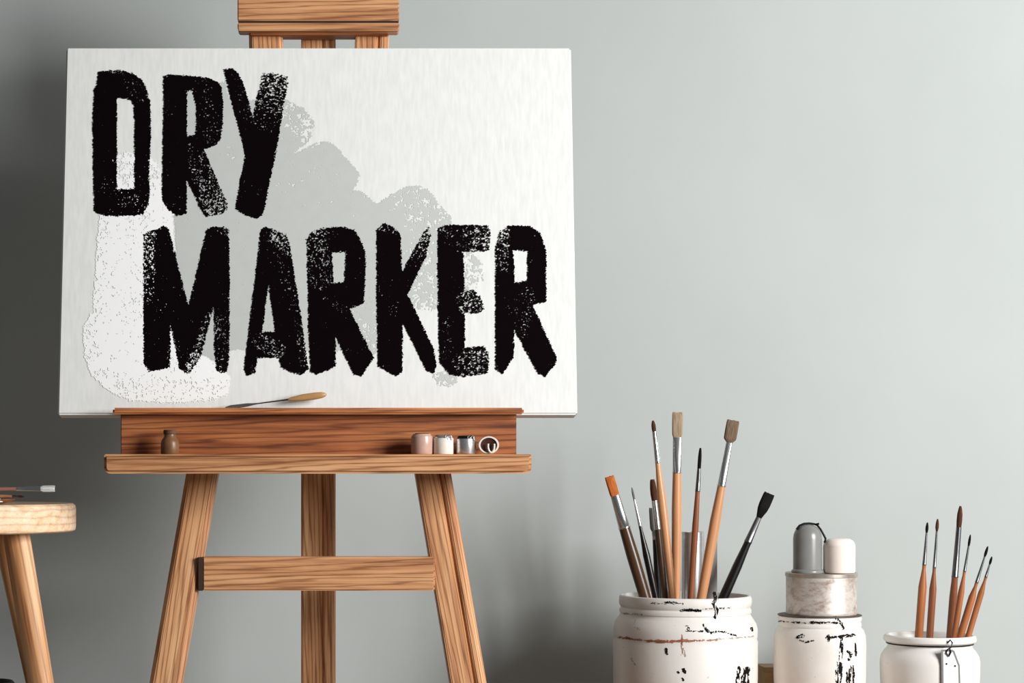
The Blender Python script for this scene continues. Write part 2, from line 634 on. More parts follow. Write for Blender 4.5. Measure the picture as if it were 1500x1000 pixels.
LET = []
LET.append(('D', [(143.8, 104.8), (172.4, 102), (192, 106), (206, 114.6), (214.4, 127.2), (220, 149.6), (221.4, 177.6), (220, 228),
                  (218.6, 256), (220, 278.3), (217, 300.7), (210, 313.3), (200.4, 315.3), (172.4, 317), (155.6, 316), (143, 313.3),
                  (137.4, 309), (137.4, 292.3), (136, 228), (135.4, 172), (137.4, 132.8), (143, 116)],
            [[(171.5, 144.5), (185, 144.5), (192, 147.3), (196.2, 155.2), (197, 177.6), (196.4, 276), (171.5, 277)]],
            [(160, 103, 195, 104, 5, 0.4, 0.3), (188, 110, 205, 140, 16, 0.05, 0.08), (170, 285, 205, 300, 14, 0.05, 0.04)]))
LET.append(('R', [(239, 111.8), (248, 108.4), (287, 111.8), (304, 113.7), (318, 118.8), (324.4, 125.8), (327, 152.4), (327, 177.6),
                  (323.5, 202.8), (316.5, 212.5), (299.7, 219), (312.3, 250.3), (333.3, 298), (333.3, 306.3), (326.3, 313.3),
                  (301, 317.5), (292.7, 303.5), (273.7, 265.7), (273.7, 313.3), (259, 316), (245, 306.3), (237.3, 292.3),
                  (238.4, 228), (239.5, 144)],
            [[(274, 132.8), (282, 132.8), (286.6, 155), (287.7, 180.4), (285.7, 197.2), (274, 200)]],
            [(290, 232, 322, 316, 21, 0.10, 0.50), (296, 125, 312, 200, 16, 0.05, 0.06)]))
LET.append(('Y', [(327.7, 102), (340.3, 99.2), (348.7, 107.6), (355.7, 118.8), (371, 172), (374, 152.4), (385, 107.6), (399, 106),
                  (421.5, 111.8), (423, 120.2), (416, 152.4), (406, 216.8), (396.3, 261.5), (386.5, 313.3), (376.7, 320.3),
                  (362.7, 317), (344.5, 306.3), (358.5, 228), (355.7, 211.2), (337.5, 144)], [],
            [(390, 170, 406, 106, 28, 0.06, 0.62), (345, 112, 362, 170, 10, 0.03, 0.07)]))
LET.append(('M', [(210.2, 344), (216.4, 338.5), (232, 334.8), (239.7, 330), (247.4, 334.8), (276, 448), (301.7, 338), (309.5, 331.7),
                  (328, 331.7), (335.8, 336.4), (336.7, 434), (336, 524), (332.7, 544), (325, 547.2), (317.2, 544), (314, 508.5),
                  (313.2, 449.5), (294, 524), (278.4, 545.7), (273.8, 547.2), (263, 541), (250, 477.4), (249.3, 538), (241, 540),
                  (218, 544), (210.2, 531.7)], [],
            [(216, 342, 214, 430, 14, 0.40, 0.10), (312, 470, 285, 540, 15, 0.20, 0.42), (326, 460, 325, 545, 12, 0.05, 0.14),
             (318, 330, 334, 338, 9, 0.2, 0.4)]))
LET.append(('A', [(382.3, 334.8), (390, 331.7), (419.5, 342.6), (424.2, 356.5), (439.7, 452.6), (452, 539.5), (442.8, 548.8),
                  (427.3, 545.7), (411.8, 538), (408.7, 524), (378.3, 524), (373, 547.2), (360.6, 550.3), (357, 539.5), (371.5, 421.6)],
            [[(393.2, 417), (403, 486), (384, 486)]],
            [(408, 345, 424, 362, 16, 0.55, 0.30), (380, 500, 408, 512, 14, 0.20, 0.24), (430, 420, 446, 530, 8, 0.05, 0.15),
             (395, 350, 425, 420, 14, 0.04, 0.05)]))
LET.append(('R', [(449.2, 350.3), (456.4, 339.5), (473.4, 333.3), (501.3, 331.7), (520, 336.4), (532.3, 359.6), (536, 372),
                  (535.4, 409.2), (533.2, 441.8), (529.2, 446.4), (512.2, 452), (547.8, 524), (529.2, 551.2), (518.4, 548.7),
                  (492, 494.5), (492, 536.3), (464, 549.3), (454.8, 544), (452.3, 496), (450.5, 412.3)],
            [[(486.7, 369.8), (506.3, 369), (504.4, 412.3), (488.3, 414.8)]],
            [(462, 340, 470, 405, 22, 0.28, 0.12), (480, 440, 505, 455, 9, 0.06, 0.04)]))
LET.append(('K', [(551.5, 336.4), (563.3, 326), (575.7, 331.7), (586.6, 342.6), (589.7, 396.8), (619, 342.6), (628.4, 330),
                  (631.5, 344), (623.8, 376.7), (597.4, 431), (636.2, 511.5), (639.3, 536.3), (636.2, 547.2), (625.3, 544),
                  (590.3, 474.3), (589.7, 544), (580.4, 551.2), (553.4, 536.3), (551.5, 434)], [],
            [(612, 380, 630, 330, 16, 0.08, 0.70), (556, 330, 578, 338, 9, 0.2, 0.2)]))
LET.append(('E', [(640.8, 334.8), (651.7, 329.2), (715.2, 330), (719, 341), (716.8, 367.4), (679.6, 369), (680.5, 424.7), (693.5, 424.7),
                  (704.4, 434), (710.6, 452.6), (699.7, 458.8), (680.5, 458.2), (681.7, 508.4), (709, 506.9), (716.8, 514.6),
                  (715.2, 547.2), (678, 551.8), (659.4, 548.7), (643.9, 531.7), (641.4, 434)], [],
            [(672, 350, 720, 350, 24, 0.06, 0.55), (684, 442, 712, 442, 20, 0.38, 0.5), (686, 530, 716, 530, 24, 0.28, 0.36),
             (644, 334, 668, 336, 8, 0.3, 0.15), (655, 470, 655, 520, 10, 0.06, 0.06)]))
LET.append(('R', [(726, 359.6), (732.3, 338), (746.2, 330), (777.2, 331), (791.2, 341), (800.5, 365.8), (800.5, 441.8), (780.3, 446.4),
                  (816, 524), (814.4, 531.7), (799, 551.8), (788, 547.2), (754, 483.6), (752.4, 524), (735.4, 548.7), (726, 541),
                  (725.5, 434)],
            [[(751.8, 366.7), (772.6, 367.4), (772, 410.8), (754, 413)]],
            [(736, 342, 734, 390, 14, 0.42, 0.12), (770, 435, 765, 480, 18, 0.08, 0.10)]))
for i, (ch, pl, hl, dr) in enumerate(LET):
    paint('painted_letter', 'black dry-brushed letter %s of the %s word' % (ch, 'upper' if i < 3 else 'lower'), pl, hl, dr,
          M['ink'], 0.0009, 0.5, 400 + 20 * i, 1.0)

# ------------------------------------------------------------------ the easel
LY, LPY = 3.002, 640.0
ld = lambda py: tilt_depth(py, LY, LPY)
LP = lambda px, py: P(px, py, ld(py))
ez = thing('easel', 'brown wooden tripod easel holding the lettered canvas', 'easel', Vector((P(466, 1190, 2.95).x, 2.95, 0)))
TD = Vector((0, math.cos(math.radians(9)), -math.sin(math.radians(9))))
S3 = 0.001


def groove(w, d, gx, gw=0.0035, gd=0.006, ch=0.004):
    x, y = w / 2, d / 2
    return [(-x, -y + 0.002), (-x + 0.002, -y), (gx - gw, -y), (gx, -y + gd), (gx + gw, -y), (x - ch, -y), (x, -y + ch), (x, y), (-x, y)]


def to_floor(px, py, qx, qy):
    """Extend the line from p through q down to the floor."""
    a, b = LP(px, py), LP(qx, qy)
    t = a.z / (a.z - b.z)
    return a.lerp(b, t), a


foot, top = to_floor(306, 640, 243.5, 1000)
bar('leg', foot, top, rect(0.0455, 0.036, 0.007), M['easel'], ez, 0.0012, TD)
foot, top = to_floor(625, 640, 685.5, 1000)
bar('leg', foot, top, groove(0.0515, 0.036, 0.0085, ch=0.008), M['easel'], ez, 0.0012, TD)
# the rear post
pt, pb = P(466.5, 20, 3.135), P(466.5, 1000, 3.135)
pb = pt.lerp(pb, pt.z / (pt.z - pb.z))
bar('post', pb, pt, groove(0.0525, 0.04, 0.0065, 0.0026, 0.0045), M['easel'], ez, 0.0012)
# crossbar, and a dark block painting the shade of its left joint gap
Yc = ld(840) - 0.022
board_x('crossbar', 297, 637, 815.5, 865, Yc, Yc + 0.026, M['easel'], ez, 0.0018)
board_x('joint_shade', 290, 297.3, 816, 865, Yc - 0.0004, Yc + 0.02, M['gap_shade'], ez, 0.0006)['label'] = 'dark block painting the shade in the crossbar joint gap'
# upper rails behind the canvas
for xa, xb in ((388.5, 408), (546, 527)):
    bar('upper_rail', LP(xb, 640), LP(xa, 20), rect(0.051, 0.034, 0.006) if xa < 450 else groove(0.051, 0.034, 0.010), M['easel'], ez, 0.0012, TD)
# tray
tp = board_x('tray', 177, 756.5, 600, 668, 2.925, 2.94, M['tray'], ez, 0.001)
board_x('canvas_rest', 190, 742, 613.5, 664, 2.9405, 2.978, M['tray'], tp, 0.001, Yref=2.96)


board_x('lip', 165, 767.5, 597, 606.5, 2.906, 2.9247, M['lip'], tp, 0.0025)


def ledge_board(name, x0, x1, y0, y1, Yf, Yb, mat, parent, r_top, r_bot, front_ch):
    """A board along X with rounded end corners and a chamfer under its front edge."""
    a, b = P(x0, y0, Yf), P(x1, y1, Yf)
    h, L, d = a.z - b.z, b.x - a.x, Yb - Yf
    out = []
    def arc(cx, cz, r, a0, a1):
        for i in range(7):
            t = math.radians(a0 + (a1 - a0) * i / 6)
            out.append((cx + r * math.cos(t), cz + r * math.sin(t)))
    arc(r_bot, r_bot, r_bot, 180, 270)
    arc(L - r_bot, r_bot, r_bot, 270, 360)
    arc(L - r_top, h - r_top, r_top, 0, 90)
    arc(r_top, h - r_top, r_top, 90, 180)
    bm = bmesh.new()
    # local z = +X, local x = -Z world, local y = world Y
    f0 = [bm.verts.new((-z, 0, x)) for x, z in out]
    f1 = [bm.verts.new((-z, d, x)) for x, z in out]
    bm.faces.new(f0)
    bm.faces.new(f1)
    n = len(out)
    for i in range(n):
        bm.faces.new((f0[i], f0[(i + 1) % n], f1[(i + 1) % n], f1[i]))
    bmesh.ops.recalc_face_normals(bm, faces=bm.faces)
    es = [e for e in bm.edges if all(abs(v.co.y) < 1e-6 for v in e.verts)]
    bmesh.ops.bevel(bm, geom=es, offset=front_ch, segments=2, affect='EDGES')
    me = bpy.data.meshes.new(name)
    bm.to_mesh(me)
    bm.free()
    me.materials.append(mat)
    me.polygons.foreach_set('use_smooth', [True] * len(me.polygons))
    me.set_sharp_from_angle(angle=math.radians(28))
    return place(name, me, parent, frame(Vector((a.x, Yf, b.z)), Vector((1, 0, 0))))


ledge_board('ledge', 152, 779, 665, 693.5, 2.86, 2.985, M['easel'], tp, 0.003, 0.009, 0.004)
# the head
Hy = ld(20) - 0.05
hb = board_x('head_board', 348, 584.5, -62, 30, Hy, Hy + 0.03, M['easel'], ez, 0.0015)
ledge_board('head_lip', 348, 585, 33.5, 44.5, Hy - 0.004, Hy + 0.03, M['easel'], hb, 0.0015, 0.004, 0.0015)
board_x('head_slot_shade', 349.5, 583.5, 29.5, 34, Hy + 0.004, Hy + 0.028, M['gap_shade'], hb, 0.0)['label'] = 'dark strip painting the shade in the groove above the head lip'  # recessed dark strip, groove shade put into its colour
board_x('head_brace', 366, 568, 44, 51, Hy + 0.014, Hy + 0.05, M['tray'], hb, 0.001)

# ------------------------------------------------------------------ things on the ledge
def pot_root(name, label, cat, px, py, Y, group=None):
    return thing(name, label, cat, P(px, py, Y), group)


def turned(name, prof, mat, parent, n=56, smooth=35, mi=None):
    V, Fc = lathe(prof, n)
    return link_mesh(name, V, Fc, mat, parent, WORLD[parent.name], smooth=smooth, mi=mi)


PZ = P(0, 665, 2.86).z
def on_ledge(px, Y):
    v = P(px, 665, Y)
    return Vector((v.x, Y, PZ + 0.0002))


PY_ = 2.893
k_ = PY_ / F
G = 'small paint pots on the easel ledge'
t = thing('paint_pot', 'small cloudy pink glass pot, leftmost of the four on the ledge right side', 'paint pot', on_ledge(618, PY_), G)
turned('pot_body', [(0, 0), (15 * k_, 0), (16 * k_, 1.5 * k_), (16.3 * k_, 20 * k_), (15.6 * k_, 26 * k_), (13.5 * k_, 28 * k_), (13 * k_, 29.5 * k_), (12 * k_, 29.5 * k_), (11.8 * k_, 27 * k_), (0, 26.5 * k_)], M['pink_glass'], t)
turned('lid', [(0, 30.8 * k_), (9 * k_, 30.8 * k_), (10.5 * k_, 29.8 * k_), (10.5 * k_, 27.2 * k_), (0, 27.2 * k_)], M['cork_dark'], t)
for px, bw, bh, mb, lab in ((649.5, 15, 23.5, 'cream', 'small cream white pot with a silver wire clip lid on the easel ledge'),
                            (682.5, 14.6, 22.5, 'silver', 'small silver metal pot with a black hinged lid on the easel ledge')):
    t = thing('paint_pot', lab, 'paint pot', on_ledge(px, PY_), G)
    b = bw * k_
    turned('pot_body', [(0, 0), (b * .96, 0), (b, 1 * k_), (b, (bh - 1.5) * k_), (b * .97, bh * k_), (b * .9, bh * k_), (b * .88, (bh - 2) * k_), (0, (bh - 3) * k_)], M[mb], t)
    turned('lid', [(0, (bh + 4.6) * k_), (b * .72, (bh + 4.6) * k_), (b * .82, (bh + 3.6) * k_), (b * .9, (bh + .8) * k_), (b * .9, (bh + .15) * k_), (0, (bh + .15) * k_)], M['silver'] if mb == 'cream' else M['handle_black'], t)
    o = WORLD[t.name].translation
    z = o.z + (bh + 1.0) * k_
    for q, (dx, mt) in enumerate(((0.25, 'silver'), (0.62, 'silver'))):
        pts = [o + Vector((b * dx - 1.6 * k_, -b * .93 * math.sqrt(1 - dx * dx * .8), (bh - 3) * k_)),
               o + Vector((b * dx - 1.8 * k_, -b * .98 * math.sqrt(1 - dx * dx * .8), (bh + 2) * k_)),
               o + Vector((b * dx, -b * .9 * math.sqrt(1 - dx * dx * .8), (bh + 5) * k_)),
               o + Vector((b * dx + 1.8 * k_, -b * .98 * math.sqrt(1 - dx * dx * .8), (bh + 2) * k_)),
               o + Vector((b * dx + 1.6 * k_, -b * .93 * math.sqrt(1 - dx * dx * .8), (bh - 3) * k_))]
        tube('clip', pts, 0.7 * k_, M[mt], t, 8)
# tipped pot with dark paint inside: the mouth faces the viewer
t = thing('paint_pot', 'small pot lying on its side showing dark brown paint, right end of ledge', 'paint pot', on_ledge(715, PY_ - .002), G)
V, Fc = lathe([(0, 26 * k_), (11 * k_, 26 * k_), (14 * k_, 21 * k_), (15 * k_, 8 * k_), (15 * k_, 1 * k_), (14.4 * k_, 0), (12.4 * k_, 0), (12 * k_, 1.5 * k_), (11.8 * k_, 3 * k_)], 56)
rx = Matrix.Translation(on_ledge(715, PY_) + Vector((0, -0.013, 13.2 * k_))) @ Matrix.Rotation(math.radians(-90), 4, 'X') @ Matrix.Diagonal((1, .87, 1, 1))
link_mesh('pot_body', V, Fc, M['cream'], t, rx, smooth=35)
V, Fc = lathe([(0, 3.2 * k_), (6 * k_, 2.6 * k_), (11.8 * k_, 2.2 * k_), (12.0 * k_, 4 * k_), (0, 5 * k_)], 40)
link_mesh('dark_paint', V, Fc, M['chocolate'], t, rx, smooth=35)['label'] = 'dark brown dried paint in the mouth'
o = WORLD[t.name].translation
arc = [o + Vector(((3.5 + 4.6 * math.cos(a)) * k_, -0.0135, (12 + 9.5 * math.sin(a)) * k_)) for a in [math.radians(-200 + i * 11.5) for i in range(20)]]
tube('handle', arc, 1.5 * k_, M['cream'], t, 8)
# lone brown pot at the left
t = thing('paint_pot', 'small brown glazed bottle alone on the left of the easel ledge', 'paint pot', on_ledge(249, PY_), None)
turned('pot_body', [(0, 0), (12.6 * k_, 0), (13.6 * k_, 1.5 * k_), (13.4 * k_, 16 * k_), (12 * k_, 21 * k_), (8.8 * k_, 25 * k_), (8.5 * k_, 29 * k_), (0, 29 * k_)], M['brown_glaze'], t)
turned('stopper', [(0, 35.6 * k_), (8.6 * k_, 35.6 * k_), (9.6 * k_, 34.6 * k_), (9.6 * k_, 30 * k_), (8.6 * k_, 29.15 * k_), (0, 29.15 * k_)], M['cork_dark'], t)

# palette knife resting on the lip in front of the canvas
KY = 2.931
a, b = P(322, 598.2, KY), P(478.5, 577.5, KY)
t = thing('palette_knife', 'palette knife with a pale wooden handle leaning against the canvas bottom', 'palette knife', P(335, 597, KY))
d = b - a
mk = frame(a, d)
Lk = d.length
kk = KY / F
V, Fc = loft([(8 * kk, 1.2 * kk, 0.3 * kk, 3), (16 * kk, 3.0 * kk, 0.35 * kk, 3), (40 * kk, 2.6 * kk, 0.4 * kk, 3), (50 * kk, 1.4 * kk, 0.5 * kk, 3), (58 * kk, 0.9 * kk, 0.7 * kk)], 20)
link_mesh('blade', V, Fc, M['steel'], t, mk, smooth=30)
V, Fc = loft([(57 * kk, 0.9 * kk, 0.9 * kk), (90 * kk, 1.1 * kk, 1.1 * kk), (104 * kk, 1.6 * kk, 1.6 * kk)], 16)
link_mesh('shank', V, Fc, M['steel_dark'], t, mk, smooth=40)
V, Fc = loft([(101 * kk, 1.6 * kk, 1.6 * kk), (106 * kk, 3.0 * kk, 3.0 * kk), (122 * kk, 5.0 * kk, 4.4 * kk), (140 * kk, 5.3 * kk, 4.4 * kk), (150 * kk, 4.6 * kk, 4 * kk), (155.5 * kk, 3.0 * kk, 3 * kk), (157.8 * kk, .8 * kk, .8 * kk)], 24)
link_mesh('handle', V, Fc, M['knife_handle'], t, mk, smooth=50)

# ------------------------------------------------------------------ the stool and what lies on it
SY = 3.02
ks = SY / F
sr = 170 * ks
sc0 = P(-60, 737, SY)
stool = thing('stool', 'pale round wooden stool cut off by the left edge of the photo', 'stool', Vector((sc0.x, SY, 0)))
zt, zb = P(0, 737, SY).z, P(0, 778, SY).z
V, Fc = lathe([(0, zb), (sr - .004, zb), (sr - .001, zb + .002), (sr, zb + .008), (sr, zt - .008), (sr - .0012, zt - .003), (sr - .005, zt), (0, zt)], 128)
c = Vector((sc0.x, SY, 0))
# grain along world X: the seat mesh is stored turned so that its local Z runs along X
R = frame(c, Vector((1, 0, 0)))
Ri = R.inverted()
link_mesh('seat', [Ri @ (Vector(v) + c) for v in V], Fc, M['stool'], stool, R, smooth=35)
def stool_leg(ptop, pbot):
    ptop, pbot = Vector(ptop), Vector(pbot)
    L = (ptop - pbot).length
    V, Fc = loft([(0, .0155, .0155), (.01, .0165, .0165), (L * .5, .0182, .0182), (L - .02, .0195, .0195), (L, .0195, .0195)], 32)
    link_mesh('leg', V, Fc, M['stool_leg'], stool, frame(pbot, ptop - pbot), smooth=50)
ya = SY - 0.06
A_, B_ = P(22.5, 779, ya), P(60, 1000, ya - .03)
A_.z = zb + .004
bt = A_.lerp(B_, A_.z / (A_.z - B_.z))
stool_leg(A_, bt)
for sx, sy in ((-1, -1), (-1, 1), (1, 1)):
    pa = Vector((sc0.x + sx * (A_.x - sc0.x), SY + sy * 0.06, A_.z))
    pbm = Vector((sc0.x + sx * (bt.x - sc0.x), SY + sy * (SY - bt.y), 0))
    if sx == 1:
        pa.x -= 0.035
        pbm.x -= 0.035
    stool_leg(pa, pbm)


def brush(label, group, tip, rim, tail_y, Y, bl, fl, bw, fw0, fw1, hw, hend, hm, bmat, fmat='steel', flat=0.0, tipw=0.35, cat='paintbrush', dirv=None, sq=.12, off=0.0):
    """A paintbrush in the plane of depth Y; sizes in pixels of that plane. off leans the tail in depth."""
    kq = Y / F
    tx, ty = tip
    rx_, ry_ = rim
    if dirv is None:
        f = (tail_y - ty) / (ry_ - ty)
        tail = (tx + (rx_ - tx) * f, tail_y)
    else:
        tail = dirv
    T, B = P(tx, ty, Y), P(tail[0], tail[1], Y)
    B = B + Vector((0, off, 0))
    L = (T - B).length
    root = thing('paintbrush', label, cat, B, group)
    mw = frame(B, T - B)
    u = kq
    z1 = L - bl * u            # bristle root
    z0 = L - (bl + fl) * u     # handle top
    yf = lambda w: w * (1 - flat * 0.62)
    h = [(0, hend * .5 * u * .6, hend * .5 * u * .6), (2 * u, hend * .5 * u, hend * .5 * u), (z0 * .35, (hend * .6 + hw * .4) * .5 * u, (hend * .6 + hw * .4) * .5 * u)]
    h += [(z0 * .62, (hend * .25 + hw * .75) * .5 * u,) * 1 + ((hend * .25 + hw * .75) * .5 * u,)]
    h += [(z0 * .84, hw * .5 * u, hw * .5 * u), (z0 - 6 * u, fw1 * .5 * u * .98, fw1 * .5 * u * .98), (z0 + 1 * u, fw1 * .48 * u, fw1 * .48 * u)]
    h[3] = (z0 * .62, (hend * .25 + hw * .75) * .5 * u, (hend * .25 + hw * .75) * .5 * u)
    V, Fc = loft(h, 20)
    link_mesh('handle', V, Fc, M[hm], root, mw, smooth=50)
    fs = [(z0, fw1 * .5 * u, fw1 * .5 * u), (z0 + .5 * u, fw1 * .53 * u, fw1 * .53 * u), (z0 + 2 * u, fw1 * .53 * u, fw1 * .53 * u), (z0 + 2.6 * u, fw1 * .5 * u, fw1 * .5 * u)]
    fs += [((z0 + z1) / 2, (fw0 + fw1) * .25 * u, yf((fw0 + fw1) * .25) * u, 2 + flat), (z1, fw0 * .5 * u, yf(fw0 * .5) * u * (1 - .3 * flat), 2 + 2 * flat)]
    V, Fc = loft(fs, 28)
    link_mesh('ferrule', V, Fc, M[fmat], root, mw, smooth=40)
    e = 2 + 2.5 * flat
    if flat:
        bs = [(z1 - .5 * u, fw0 * .47 * u, yf(fw0 * .4) * u, e), (z1 + bl * sq * u, (fw0 * .2 + bw * .8) * .5 * u, yf(bw * .42) * u, e), (z1 + bl * sq * 1.5 * u, bw * .49 * u, yf(bw * .4) * u, e),
              (z1 + bl * .55 * u, bw * .5 * u, yf(bw * .36) * u, e), (z1 + bl * .9 * u, bw * .495 * u, yf(bw * .26) * u, e), (L, bw * .47 * u, yf(bw * .2) * u, e)]
        V, Fc = loft(bs, 40, jag=.9 * u)
    else:
        bs = [(z1 - .5 * u, fw0 * .46 * u, fw0 * .46 * u), (z1 + bl * .3 * u, bw * .5 * u, bw * .5 * u), (z1 + bl * .6 * u, bw * .48 * u, bw * .46 * u),
              (z1 + bl * .85 * u, bw * .5 * u * (tipw * .5 + .5), bw * .5 * u * (tipw * .5 + .5)), (L, bw * .5 * u * tipw, bw * .5 * u * tipw)]
        V, Fc = loft(bs, 24, jag=.4 * u)
    link_mesh('bristles', V, Fc, M[bmat], root, mw, smooth=50)
    return root


# shallow wooden palette on the stool, brushes lying over it
pr = 60 * ks
pc = Vector((P(-25, 0, SY).x, SY - .085, zt))
t = thing('palette_dish', 'shallow brown wooden palette dish on the stool seat', 'palette', pc)
turned('dish', [(0, .0002), (pr * .55, .0002), (pr * .72, .0012), (pr * .98, .006), (pr, .0072), (pr * .985, .0082), (pr * .7, .0045), (pr * .5, .0035), (0, .0035)], M['palette_wood'], t, 72)
V, Fc = lathe([(0, 0), (.014, 0), (.013, .003), (.008, .0055), (0, .006)], 28)
link_mesh('paint_blob', V, Fc, M['white_wash'], t, Matrix.Translation(pc + Vector((0.034, -.028, .0042))), smooth=60)['label'] = 'small blob of white paint'
V, Fc = lathe([(0, 0), (.018, 0), (.016, .003), (.009, .005), (0, .0055)], 28)
link_mesh('paint_blob', V, Fc, M['black_paint'], t, Matrix.Translation(pc + Vector((0.012, -.036, .0042))), smooth=60)['label'] = 'small blob of black paint'
brush('thin orange handled brush lying across the palette dish on the stool', None, (35, 727), (0, 726.5), 0, SY - .10, 8, 9, 3.5, 3.5, 4, 5.5, 3.5, 'handle', 'br_brown', 'steel_dark', dirv=(-150, 724))
# a little jar, added unseen out of the frame, carries the horizontal brush
jt = thing('paint_pot', 'added small cream pot on the stool beyond the left frame edge', 'paint pot', Vector((P(-128, 0, SY).x, SY - .07, zt + .0002)))
turned('pot_body', [(0, 0), (.018, 0), (.019, .002), (.019, .016), (.0175, .018), (.0165, .018), (.016, .003), (0, .003)], M['cream'], jt)
brush('red handled brush with white square bristles lying level above the stool', None, (80, 715.5), (20, 716), 0, SY - .125, 20, 36, 9.5, 7, 5.5, 5.5, 4, 'handle_red', 'br_white', 'steel', flat=.9, dirv=(-190, 717.5))
# black crock low at the left
t = thing('black_crock', 'black pot just showing its top edge at the bottom left corner', 'pot', Vector((P(-22, 0, 3.2).x, 3.2, 0)))
zc = P(0, 997, 3.2).z
turned('crock_body', [(0, 0), (.035, 0), (.04, .004), (.048, .06), (.05, zc - .03), (.048, zc - .006), (.043, zc), (.04, zc - .002), (.038, zc - .01), (0, zc - .012)], M['black_glaze'], t)

# ------------------------------------------------------------------ the low bench, added unseen, that carries the jars
JY = 3.2
kj = JY / F
BZ = 0.118
bench = thing('added_low_bench', 'added low plank bench carrying the three white jars, below the frame', 'bench', Vector((P(1170, 0, JY).x, JY, 0)))
bx0, bx1 = P(868, 0, JY).x, P(1466, 0, JY).x
for i in range(2):
    yc = 3.135 + i * .137
    bar('plank', (bx0, yc, BZ - .0125), (bx1, yc, BZ - .0125), rect(.025, .134), M['easel'], bench, .002)
for x in (bx0 + .03, bx1 - .03):
    for y in (3.10, 3.30):
        bar('leg', (x, y, 0), (x, y, BZ - .0255), rect(.035, .035), M['easel'], bench, .002)


def zj(py):
    return CH - (py - HY) * kj - BZ


def jar(name, label, cx, prof_px, inner_px, mats, marks, cat='jar', n=128):
    """White jar turned from a silhouette (half width px, row); marks = (sd function, material slot, box)."""
    c = Vector((P(cx, 0, JY).x, JY, BZ + .0002))
    root = thing(name, label, cat, c)
    out = [(w * kj, zj(py)) for w, py in prof_px]
    prof = [(0, 0), (out[0][0] * .94, 0), (out[0][0] * .985, .002), (out[0][0], .007)] + out[0:]
    if prof[4][1] < prof[3][1]:
        prof.pop(4)
    inn = [(w * kj, zj(py)) for w, py in inner_px]
    full = prof + inn + [(inn[-1][0], .006), (0, .006)]
    V, Fc = lathe(full, n)
    V, Fc = [tuple(v) for v in V], [tuple(f) for f in Fc]
    mi = [0] * len(Fc)
    zs = np.array([p[1] for p in out])
    rs = np.array([p[0] for p in out])
    order = np.argsort(zs, kind='stable')
    zs, rs = zs[order], rs[order]
    for fn, slot, (x0, y0, x1, y1), dens, seed in marks:
        st = .4
        X, Y = np.meshgrid(np.arange(x0 + st / 2, x1, st), np.arange(y0 + st / 2, y1, st))
        sd = fn(X, Y)
        m = sd > (vn(X, Y, 1.1, seed) - .5) * 1.2 + (vn(X, Y, 4.5, seed + 1) - .5) * 2.0
        ay = 5.0 if (y1 - y0) > 26 else 1.0   # long drips break up along their run
        h = vn(X, Y / ay, 1.5, seed + 2) * .65 + vn(X, Y / (ay * .6), .8, seed + 3) * .35
        q = np.searchsorted(np.sort(h.ravel()), h) / h.size
        m &= q > dens
        if not m.any():
            continue
        u, v, qd = cells(m, x0, y0, st)
        # iterate the depth of the front surface
        Yf = np.full(u.shape, JY)
        for _ in range(12):
            z = CH - (v - HY) * Yf / F - BZ
            r = np.interp(z, zs, rs) + .0004
            xx = (u - CX) * Yf / F - c.x
            Yf = JY - np.sqrt(np.clip(r * r - xx * xx, 1e-8, None))
        z = CH - (v - HY) * Yf / F - BZ
        b = len(V)
        V += list(zip(xx.tolist(), (Yf - JY).tolist(), z.tolist()))
        Fc += [tuple(int(i) + b for i in q4) for q4 in qd]
        mi += [slot] * len(qd)
    link_mesh('jar_body', V, Fc, mats, root, Matrix.Translation(c), mi=mi, smooth=35)
    return root


mk_line = lambda pts, w: (lambda X, Y: line_sd(X, Y, pts, w))
mk_poly = lambda pts: (lambda X, Y: poly_sd(X, Y, pts))
EN = [M['enamel'], M['black_paint'], M['rust'], M['faint']]


def L_(pts, w, slot, dens=.1, seed=1):
    xs, ys = [p[0] for p in pts], [p[1] for p in pts]
    return (mk_line(pts, w), slot, (min(xs) - w - 4, min(ys) - w - 4, max(xs) + w + 4, max(ys) + w + 4), dens, seed)


